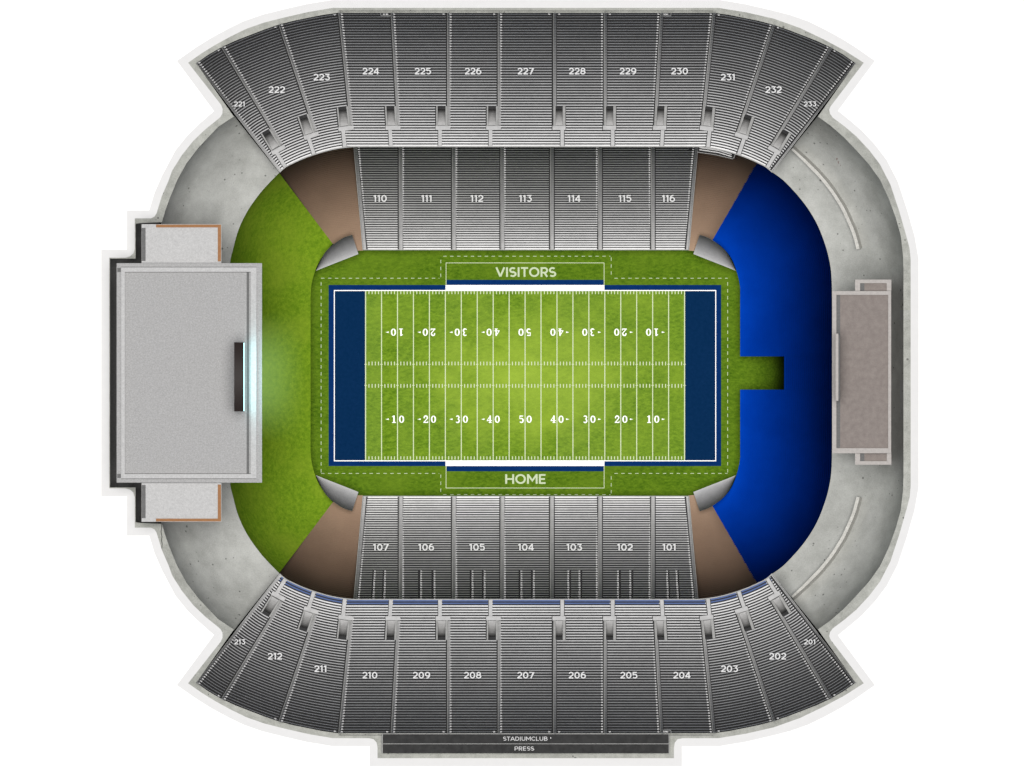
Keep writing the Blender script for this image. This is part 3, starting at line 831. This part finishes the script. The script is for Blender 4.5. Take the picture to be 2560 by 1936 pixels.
# curved low walls
ridge = [(1982, 371), (2010, 396), (2034, 419), (2055, 441), (2077, 468), (2096, 496), (2111, 521), (2124, 549), (2138, 582), (2149, 622)]
for fl, lab in ((False, 'by section 233'), (True, 'by section 201')):
    P = catmull(ridge, 5)
    A, B, D = [], [], []
    for k in range(len(P)):
        p, q = P[max(k - 1, 0)], P[min(k + 1, len(P) - 1)]
        dx, dy = q[0] - p[0], q[1] - p[1]; L = math.hypot(dx, dy); nx, ny = -dy / L, dx / L
        if nx > 0: nx, ny = -nx, -ny                    # towards the field
        wd = 5.5 + 2.5 * min(1, k / 10)
        pa = (P[k][0] + nx * wd, P[k][1] + ny * wd); pb = P[k]; pc = (P[k][0] - nx * 8, P[k][1] - ny * 8)
        z = zconc(*P[k])
        tr = lambda p_: miry(p_) if fl else p_
        A.append((X(tr(pa)[0]), Y(tr(pa)[1]), z)); B.append((X(tr(pb)[0]), Y(tr(pb)[1]), z)); D.append((X(tr(pc)[0]), Y(tr(pc)[1]), zconc(*pc)))
    cw = thing('curved_wall', f'low curved concrete wall on the right concourse {lab}', 'wall', A[len(A) // 2], 'curved walls on the right concourse')
    mb = MB(); h = 4.0
    mb.sheet([[(p[0], p[1], p[2] - .4) for p in A], [(p[0], p[1], p[2] + h) for p in A], [(p[0], p[1], p[2] + h + .1) for p in B]])
    mb.build('coping', 'wall_concrete', cw)
    mb = MB(); mb.sheet([[(p[0], p[1], p[2] + h + .1) for p in B], [(d[0], d[1], d[2] - .4) for d in D]])
    mb.build('sloped_back', 'wall_concrete', cw)

# grey corner ramps by the field
rI = [(896, 635.5), (862, 649), (826, 663), (790.3, 677.2)]
rO = [(880.4, 587.6), (852, 598.5), (814.5, 629.5), (789.8, 676.6)]
pR = Profile(48 * S, 12, 78, .8)
for mx, fl, lab in ((0, 0, 'by section 110'), (1, 0, 'by section 116'), (0, 1, 'by section 107'), (1, 1, 'by section 101')):
    I, O = rI, rO
    if mx: I = [mirx(p) for p in I]; O = [mirx(p) for p in O]
    if fl: I = [miry(p) for p in I]; O = [miry(p) for p in O]
    t_ = thing('corner_ramp', f'grey curved ramp at the field corner {lab}', 'ramp', (X(I[1][0]), Y(I[1][1]), ZF), 'grey ramps at the field corners')
    cur = list(zip(catmull(I, 6), catmull(O, 6))); mb = MB(); N = 20
    for k in range(N):
        ra, rb = k / N, (k + 1) / N; rows = []
        for r, up_ in ((ra, 0), (rb, 1), (rb + .0004, 0)):
            row = []
            for a_, b_ in cur:
                q = lerp(a_, b_, r); w_ = math.dist(a_, b_) * S
                row.append((X(q[0]), Y(q[1]), ZB + 2 + w_ * (.55 * (ra if up_ or r == ra else rb) + (math.tan(R(tilt_r((ra + rb) / 2))) / N if up_ else 0))))
            rows.append(row)
        mb.sheet(rows)
    mb.build('ramp_surface', 'ramp', t_)
    mb = MB(); lo_ = [(X(p[0]), Y(p[1])) for p, _ in cur]
    mb.sheet([[(*p, ZB + 2) for p in lo_], [(*p, ZF) for p in lo_]])
    e_ = [lerp(*cur[0], k / 8) for k in range(9)]; w_ = math.dist(*cur[0]) * S
    mb.sheet([[(X(p[0]), Y(p[1]), ZB + 2 + w_ * .55 * k / 8) for k, p in enumerate(e_)], [(X(p[0]), Y(p[1]), ZF) for p in e_]])
    mb.build('retaining_wall', 'concrete', t_)

print('levels', ZU, ZL, ZF, 'tops', ZB + pT(1), ZB + pB(1), ZB + pHill(1), ZA, ZAL)
# ------------------------------------------------------------------ the playing field
field = thing('playing_field', 'green football field with white yard lines and navy end zones', None, (X(1313), Y(939), ZF), kind='structure')
mb = MB(); mb.sheet([[(X(x), Y(y), ZF) for x in (700, NX0)] for y in (1330, 540)]); mb.build('turf_margin', 'turf_margin', field)
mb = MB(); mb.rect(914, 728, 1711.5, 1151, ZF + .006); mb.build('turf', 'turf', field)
pTun = Profile((NX1 - NX0) * S, 0, 84, .8)
mb = MB(); mb.sheet([[(X(NX0 + (NX1 - NX0) * k / 14), Y(y), ZF - pTun(k / 14)) for k in range(15)] for y in (NY1 + 3, NY0 - 3)])
mb.build('tunnel_ramp', 'turf_margin', field, smooth=True)
z1, z2, z3, z4 = ZF + .008, ZF + .012, ZF + .016, ZF + .020
YT, YB_ = 728.0, 1151.3
for x0, x1 in ((836.8, 914.0), (1711.5, 1788.2)):
    mb = MB(); mb.rect(x0, YT, x1, YB_, z1); mb.build('end_zone', 'navy', field)
mb = MB()
for x0, x1 in ((821.7, 1113.8), (1511.0, 1802.8)):
    mb.rect(x0, 713, x1, 725.6, z1); mb.rect(x0, 1153.7, x1, 1165.5, z1)
for x0, x1 in ((821.7, 834.7), (1790.4, 1802.8)): mb.rect(x0, 725.6, x1, 1153.7, z1)
mb.build('border', 'navy_border', field)
mb = MB()
mb.rect(834.7, 725.6, 1790.4, YT, z2); mb.rect(834.7, YB_, 1790.4, 1153.7, z2)
mb.rect(834.7, YT, 836.9, YB_, z2); mb.rect(1788.2, YT, 1790.4, YB_, z2)
mb.rect(1113.8, 713, 1511.0, 725.5, z2); mb.rect(1113.8, 1153.8, 1511.0, 1165.5, z2)
mb.build('sideline', 'white', field)
for nm, y0, y1, yl0, yl1 in (('visitors', 700.2, 712.9, 657, 700.2), ('home', 1165.6, 1178.6, 1178.6, 1221.2)):
    mb = MB(); mb.rect(1116.3, y0, 1510.4, y1, z1); mb.build('bench_stripe', 'navy_border', field)
    mb = MB(); t_ = 1.5
    ya, yb = min(y0, yl0), max(y1, yl1)
    mb.rect(1114.4, ya, 1114.4 + t_, yb, z2); mb.rect(1511 - t_, ya, 1511, yb, z2)
    yo = yl0 if nm == 'visitors' else yl1 - t_
    mb.rect(1115.9, yo, 1511 - t_, yo + t_, z2)
    mb.build('bench_box_line', 'line', field)
yards = [914 + 39.87 * k for k in range(21)]
for k, x in enumerate(yards):
    mb = MB(); wd = 1.15 if 0 < k < 20 else 1.3
    mb.rect(x - wd, YT, x + wd, YB_, z2); mb.build('yard_line', 'line', field)
for y0, y1 in ((728.3, 735.8), (904.6, 913.8), (960.5, 969.8), (1141.3, 1149.3)):
    mb = MB()
    for k in range(20):
        for j in range(1, 5):
            x = yards[k] + 39.87 * j / 5 + .4; mb.rect(x - 1.15, y0, x + 1.15, y1, z2)
    if 800 < y0 < 1100:
        yc = 911.2 if y0 < 940 else 963.8
        for x in yards: mb.rect(x - 3.0, yc - .9, x + 3.0, yc + .9, z3)
    o = mb.build('hash_marks', 'line', field); o['kind'] = 'stuff'
# dashed line round the field
mb = MB()
def dashes(x0, y0, x1, y1, ph=0.0):
    L = math.dist((x0, y0), (x1, y1)); d = ph; ux, uy = (x1 - x0) / L, (y1 - y0) / L
    while d < L:
        a_, b_ = d, min(d + 8.4, L)
        xa, ya, xb, yb = x0 + ux * a_, y0 + uy * a_, x0 + ux * b_, y0 + uy * b_
        if abs(ux) > .5: mb.rect(xa, ya - .75, xb, ya + .75, z1)
        else: mb.rect(xa - .75, ya, xa + .75, yb, z1)
        d += 17.3
for yi, yo in ((696, 641), (1184, 1237)):
    dashes(802.8, yi, 1098, yi); dashes(1102, yi, 1102, yo, 3); dashes(1102, yo, 1526, yo, 6); dashes(1528, yo, 1528, yi, 3); dashes(1532, yi, 1819, yi, 4)
dashes(802.8, 700, 802.8, 1184, 6); dashes(1819.2, 700, 1819.2, 1184, 6)
o = mb.build('dashed_line', 'field_letter', field); o['kind'] = 'stuff'
# numbers: slab-serif figures drawn as thick strokes
def stroke(mb, pts, w0, z, w1=None):
    n = len(pts); A, B = [], []
    for k in range(n):
        p, q = pts[max(k - 1, 0)], pts[min(k + 1, n - 1)]
        dx, dy = q[0] - p[0], q[1] - p[1]; L = math.hypot(dx, dy) or 1
        w_ = w0(k / (n - 1)) if callable(w0) else w0
        A.append((pts[k][0] - dy / L * w_ / 2, pts[k][1] + dx / L * w_ / 2, z)); B.append((pts[k][0] + dy / L * w_ / 2, pts[k][1] - dx / L * w_ / 2, z))
    mb.sheet([A, B])
def figure(ch):                                        # in a box 0.7 wide, 1 high, centred on 0
    m_ = MB(); e = .0006
    if ch == '0': stroke(m_, arc(0, 0, .25, .43, 0, 360, 28), lambda t: .10 + .10 * abs(math.cos(2 * math.pi * t)), 0)
    elif ch == '1':
        stroke(m_, [(.03, -.5), (.03, .5)], .20, 0); stroke(m_, [(-.22, -.44), (.28, -.44)], .12, e); stroke(m_, [(-.20, .30), (.0, .45)], .11, 2 * e)
    elif ch == '2':
        stroke(m_, arc(0, .20, .23, .24, 165, -35, 14) + [(-.22, -.40)], lambda t: .12 + .07 * math.sin(math.pi * t), 0)
        stroke(m_, [(-.30, -.43), (.32, -.43)], .14, e); stroke(m_, [(.29, -.42), (.29, -.22)], .08, 2 * e); stroke(m_, arc(-.19, .22, .06, .07, 0, 360, 8), .09, 3 * e)
    elif ch == '3':
        stroke(m_, arc(-.01, .24, .20, .20, 150, -80, 14), lambda t: .10 + .08 * math.sin(math.pi * t), 0)
        stroke(m_, arc(-.01, -.21, .23, .24, 85, -150, 14), lambda t: .10 + .09 * math.sin(math.pi * t), e)
    elif ch == '4':
        stroke(m_, [(.10, -.5), (.10, .5)], .18, 0); stroke(m_, [(.10, .44), (-.31, -.18)], .10, e); stroke(m_, [(-.36, -.19), (.33, -.19)], .11, 2 * e); stroke(m_, [(-.10, -.45), (.30, -.45)], .10, 3 * e)
    elif ch == '5':
        stroke(m_, [(-.24, .43), (.24, .43)], .14, 0); stroke(m_, [(-.19, .46), (-.22, .02)], .10, e)
        stroke(m_, arc(0, -.17, .23, .27, 130, -150, 16), lambda t: .10 + .10 * math.sin(math.pi * t), 2 * e)
    elif ch == '-': m_.add([(-.24, 0, 0), (.20, -.11, 0), (.20, .11, 0)], [(0, 1, 2)])
    return m_
nums = ['10', '20', '30', '40', '50', '40', '30', '20', '10']
for row, (yc, rot) in enumerate(((831.0, True), (1048.5, False))):
    for k, t_ in enumerate(nums):
        x = yards[2 * k + 2]; mb = MB(); sg = -1 if rot else 1; H = 18.5
        def put(ch, cx, flipx=1):
            m_ = figure(ch)
            mb.add([(X(cx) + sg * flipx * v[0] * H * S, Y(yc) + sg * v[1] * H * S, z4 + v[2]) for v in m_.v], m_.f)
        put(t_[0], x - sg * 9.3); put(t_[1], x + sg * 10.2)
        if k < 4: put('-', x - 25.5, sg)
        if k > 4: put('-', x + 26.5, -sg)
        mb.build('yard_number', 'white', field)
for txt, px, py, cap, wd in (('VISITORS', 1314.6, 680.6, 24, 152), ('HOME', 1313.5, 1198, 24, 101)):
    mb = MB(); put_text(mb, txt, px, py, cap, lambda x, y: z2, width=wd, weight=.18, n=14); mb.build('field_lettering', 'field_letter', field)

# ------------------------------------------------------------------ the building at the left end
ZR = 24.0
bld = thing('end_zone_building', 'large flat roofed grey building with two timber edged wings at the left end', 'building', (X(460), Y(933), -9))
mb = MB(); mb.box(291.6, 658.5, 655, 1207, ZR - 4, ZR); mb.box(300, 668, 600, 1198, ZU - 8, ZR - 4.002); mb.build('main_block', 'roof', bld)
def ringbox(mb, x0, y0, x1, y1, w_, z0, z1):
    mb.box(x0, y0, x1, y0 + w_, z0, z1); mb.box(x0, y1 - w_, x1, y1, z0, z1)
    mb.box(x0, y0 + w_, x0 + w_, y1 - w_, z0, z1); mb.box(x1 - w_, y0 + w_, x1, y1 - w_, z0, z1)
mb = MB(); mb.box(303, 669, 641, 680, ZR, ZR + 1.2); mb.box(303, 1185.5, 641, 1196.5, ZR, ZR + 1.2); mb.box(303, 680, 312, 1185.5, ZR, ZR + 1.2); mb.box(627, 680, 641, 1185.5, ZR, ZR + 1.2)
mb.build('parapet', 'roof_light', bld)
mb = MB(); mb.rect(616.5, 681, 623, 1184.5, ZR + .006); mb.build('gutter_shade', 'groove_and_shade', bld)  # flat dark strip painted for the shadow line beside the parapet
for q in ((293, 670, 302, 680.5), (293, 1185, 302, 1195.5), (312, 680.4, 627, 681.6), (312, 1184, 627, 1185.2), (303, 667.6, 641, 668.8), (303, 1196.7, 641, 1197.9)):
    mb = MB(); mb.rect(*q, ZR + .006); mb.build('roof_joint_and_shade', 'groove_and_shade', bld)
for fl in (False, True):
    f = (lambda y: 1866 - y) if fl else (lambda y: y)
    wg = MB(); wg.box(354, f(561), 553.5, f(658.4), ZR - 5, ZR - 2.2); wg.box(358, f(566), 549, f(658.4), ZU - 8, ZR - 5.002)
    wo = wg.build('wing', 'roof_light', bld)
    tm_ = MB(); tm_.box(390, f(562), 552.5, f(569), ZR - 2.2, ZR - 1.7); tm_.box(544.5, f(569), 552.5, f(654), ZR - 2.2, ZR - 1.7); tm_.build('timber_edge', 'timber', wo)
    st_ = MB(); st_.rect(354.5, f(570), 364, f(653), ZR - 2.19); st_.build('roof_joint_and_shade', 'groove_and_shade', wo)  # flat dark strip painting the shade along the wing's left edge
mb = MB(); mb.rect(262, 540, 397, 1326, -28.0); mb.build('shade_trench', 'groove_and_shade', bld)  # added sunken dark floor, standing in for the building's shadow

sb = thing('scoreboard', 'dark brown scoreboard with glowing cyan screen standing on the building roof', 'scoreboard', (X(598), Y(943), ZR))
mb = MB(); n = 24; HB = 22.0
rows = [[], []]
for k in range(n + 1):
    y = 856.4 + (1029 - 856.4) * k / n; c = 1 - ((k / n) * 2 - 1) ** 2
    for j, x in enumerate((585.6, 609.2)): rows[j].append((X(x), Y(y), ZR + HB + 1.6 * c))
base = [[(p[0], p[1], ZR + 1.5) for p in r_] for r_ in rows]
mb.sheet([base[0], rows[0], rows[1], base[1]])
mb.quad(base[0][0], rows[0][0], rows[1][0], base[1][0]); mb.quad(base[0][-1], rows[0][-1], rows[1][-1], base[1][-1])
mb.build('cabinet', 'cabinet', sb, smooth=False)
mb = MB(); mb.box(609.4, 857.5, 610.6, 1028, ZR + 1.8, ZR + HB - .1); mb.build('screen', 'screen', sb)
for yy in (880, 942, 1004):
    mb = MB(); mb.box(594, yy - 3, 602, yy + 3, ZR + .004, ZR + 1.5); mb.build('post', 'cabinet', sb)

# ------------------------------------------------------------------ the building at the right end
ZP = 6.0
pv = thing('end_pavilion', 'long pinkish roofed building with pale parapets at the right end', 'building', (X(2155), Y(931), ZA))
mb = MB(); mb.box(2080.6, 728.2, 2227.8, 1133.6, ZP - 3, ZP); mb.box(2086, 733, 2224, 1128, ZA - 1, ZP - 3.002); mb.build('main_block', 'pink_roof', pv)
mb = MB(); mb.box(2080.6, 728.2, 2227.8, 737.7, ZP, ZP + 1.3); mb.box(2080.6, 1121, 2227.8, 1133.6, ZP, ZP + 1.3); mb.box(2080.6, 737.7, 2091, 1121, ZP, ZP + 1.3); mb.box(2220.5, 737.7, 2227.8, 1121, ZP, ZP + 1.3)
mb.build('parapet', 'pink_parapet', pv)
mb = MB(); mb.rect(2091.2, 738, 2100.5, 1120.8, ZP + .006); mb.build('roof_shade_strip', 'groove_and_shade', pv)  # dark strip painting the shade inside the left parapet
for fl in (False, True):
    f = (lambda y: 1861.8 - y) if fl else (lambda y: y)
    wg = MB(); wg.box(2137.7, f(699.5), 2228.3, f(728), ZP - 4, ZP - 1.5); wg.box(2142, f(704), 2224, f(728), ZA - 1, ZP - 4.002); wo = wg.build('wing', 'pink_roof', pv)
    pm = MB(); pm.box(2137.7, f(699.5), 2228.3, f(708.4), ZP - 1.5, ZP - .3); pm.box(2137.7, f(708.4), 2150.3, f(728), ZP - 1.5, ZP - .3); pm.box(2216.8, f(708.4), 2228.3, f(728), ZP - 1.5, ZP - .3)
    pm.build('parapet', 'pink_parapet', wo)
    sm2 = MB(); sm2.rect(2150.5, f(708.6), 2161, f(727.9), ZP - 1.49); sm2.build('roof_shade_strip', 'groove_and_shade', wo)
bd = thing('display_board', 'slim pale display board standing on the pinkish roof facing the field', 'display board', (X(2093), Y(918), ZP))
mb = MB(); mb.box(2089, 834.5, 2096, 1002.6, ZP + 1.32, ZP + 20); mb.build('panel', 'pink_parapet', bd)
mb = MB(); mb.box(2096.1, 838, 2099, 1000, ZP + .3, ZP + 19); mb.build('backing', 'groove_and_shade', bd)

# ------------------------------------------------------------------ press box
pb = thing('press_box', 'long charcoal roofed press box lettered STADIUMCLUB and PRESS behind the stand', 'press box', (X(1314), Y(1860), 0))
mb = MB(); mb.box(957, 1836, 1671.8, 1859.3, .03, 3.0); mb.build('club_roof', 'charcoal', pb)
mb = MB(); mb.box(957, 1860.9, 1671.8, 1883.5, .03, 2.6); mb.build('press_roof', 'charcoal', pb)
mb = MB(); mb.box(957, 1859.4, 1671.8, 1860.8, .03, 3.2); mb.box(955.4, 1834.2, 956.9, 1883.5, .03, 3.2); mb.box(957, 1834.3, 1671.8, 1835.9, .03, 3.2); mb.box(1671.9, 1834.3, 1673, 1883.5, .03, 3.2)
mb.box(952.6, 1836, 954.2, 1884, .03, .3)
mb.build('trim', 'rail', pb)
for txt, px, py, cap, wd, z in (('STADIUMCLUB', 1313.3, 1847.2, 10.3, 111, 3.02), ('PRESS', 1311, 1871.8, 10.3, 49, 2.62)):
    mb = MB(); put_text(mb, txt, px, py, cap, lambda x, y: z, width=wd, weight=.15, n=10); mb.build('lettering', 'letter_grey', pb)
mb = MB(); mb.rect(1376.2, 1843.4, 1377.6, 1847.2, 3.02); mb.build('lettering', 'letter', pb)

# ------------------------------------------------------------------ the screen's beam of light, put in as air that glows by itself
def glowing_air(name, colour, x0, x1, v0, v1, y0, y1):
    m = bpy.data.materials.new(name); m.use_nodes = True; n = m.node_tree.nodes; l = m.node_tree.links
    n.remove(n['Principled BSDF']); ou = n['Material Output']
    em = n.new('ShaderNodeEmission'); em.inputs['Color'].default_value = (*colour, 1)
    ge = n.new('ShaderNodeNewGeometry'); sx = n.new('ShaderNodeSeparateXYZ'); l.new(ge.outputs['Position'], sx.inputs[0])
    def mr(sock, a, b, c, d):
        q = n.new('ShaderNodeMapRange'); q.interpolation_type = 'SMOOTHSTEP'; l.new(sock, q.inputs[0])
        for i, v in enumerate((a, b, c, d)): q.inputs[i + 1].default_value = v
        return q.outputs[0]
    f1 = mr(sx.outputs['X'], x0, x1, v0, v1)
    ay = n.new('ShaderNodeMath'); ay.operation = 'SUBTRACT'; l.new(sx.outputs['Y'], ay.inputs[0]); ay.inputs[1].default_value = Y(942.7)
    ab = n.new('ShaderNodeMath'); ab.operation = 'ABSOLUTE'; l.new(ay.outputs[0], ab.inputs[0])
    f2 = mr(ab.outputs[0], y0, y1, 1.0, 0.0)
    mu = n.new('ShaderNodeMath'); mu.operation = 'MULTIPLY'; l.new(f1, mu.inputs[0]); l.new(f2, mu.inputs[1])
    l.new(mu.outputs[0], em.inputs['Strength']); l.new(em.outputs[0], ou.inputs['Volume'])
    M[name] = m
glowing_air('glowing_air_near', (.62, 1.0, 1.0), X(605), X(700), .0095, .0085, 11.5, 14.5)
glowing_air('glowing_air_far', (.60, 1.0, .30), X(640), X(775), .0028, 0.0, 2.0, 20.0)
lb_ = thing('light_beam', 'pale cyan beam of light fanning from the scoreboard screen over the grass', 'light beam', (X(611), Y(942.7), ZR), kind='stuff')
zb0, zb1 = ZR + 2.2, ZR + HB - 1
for nm, mt, (x0, h0), (x1, h1) in (('near_beam', 'glowing_air_near', (610.8, 86), (655, 119)), ('far_beam', 'glowing_air_far', (655.1, 150), (785, 215))):
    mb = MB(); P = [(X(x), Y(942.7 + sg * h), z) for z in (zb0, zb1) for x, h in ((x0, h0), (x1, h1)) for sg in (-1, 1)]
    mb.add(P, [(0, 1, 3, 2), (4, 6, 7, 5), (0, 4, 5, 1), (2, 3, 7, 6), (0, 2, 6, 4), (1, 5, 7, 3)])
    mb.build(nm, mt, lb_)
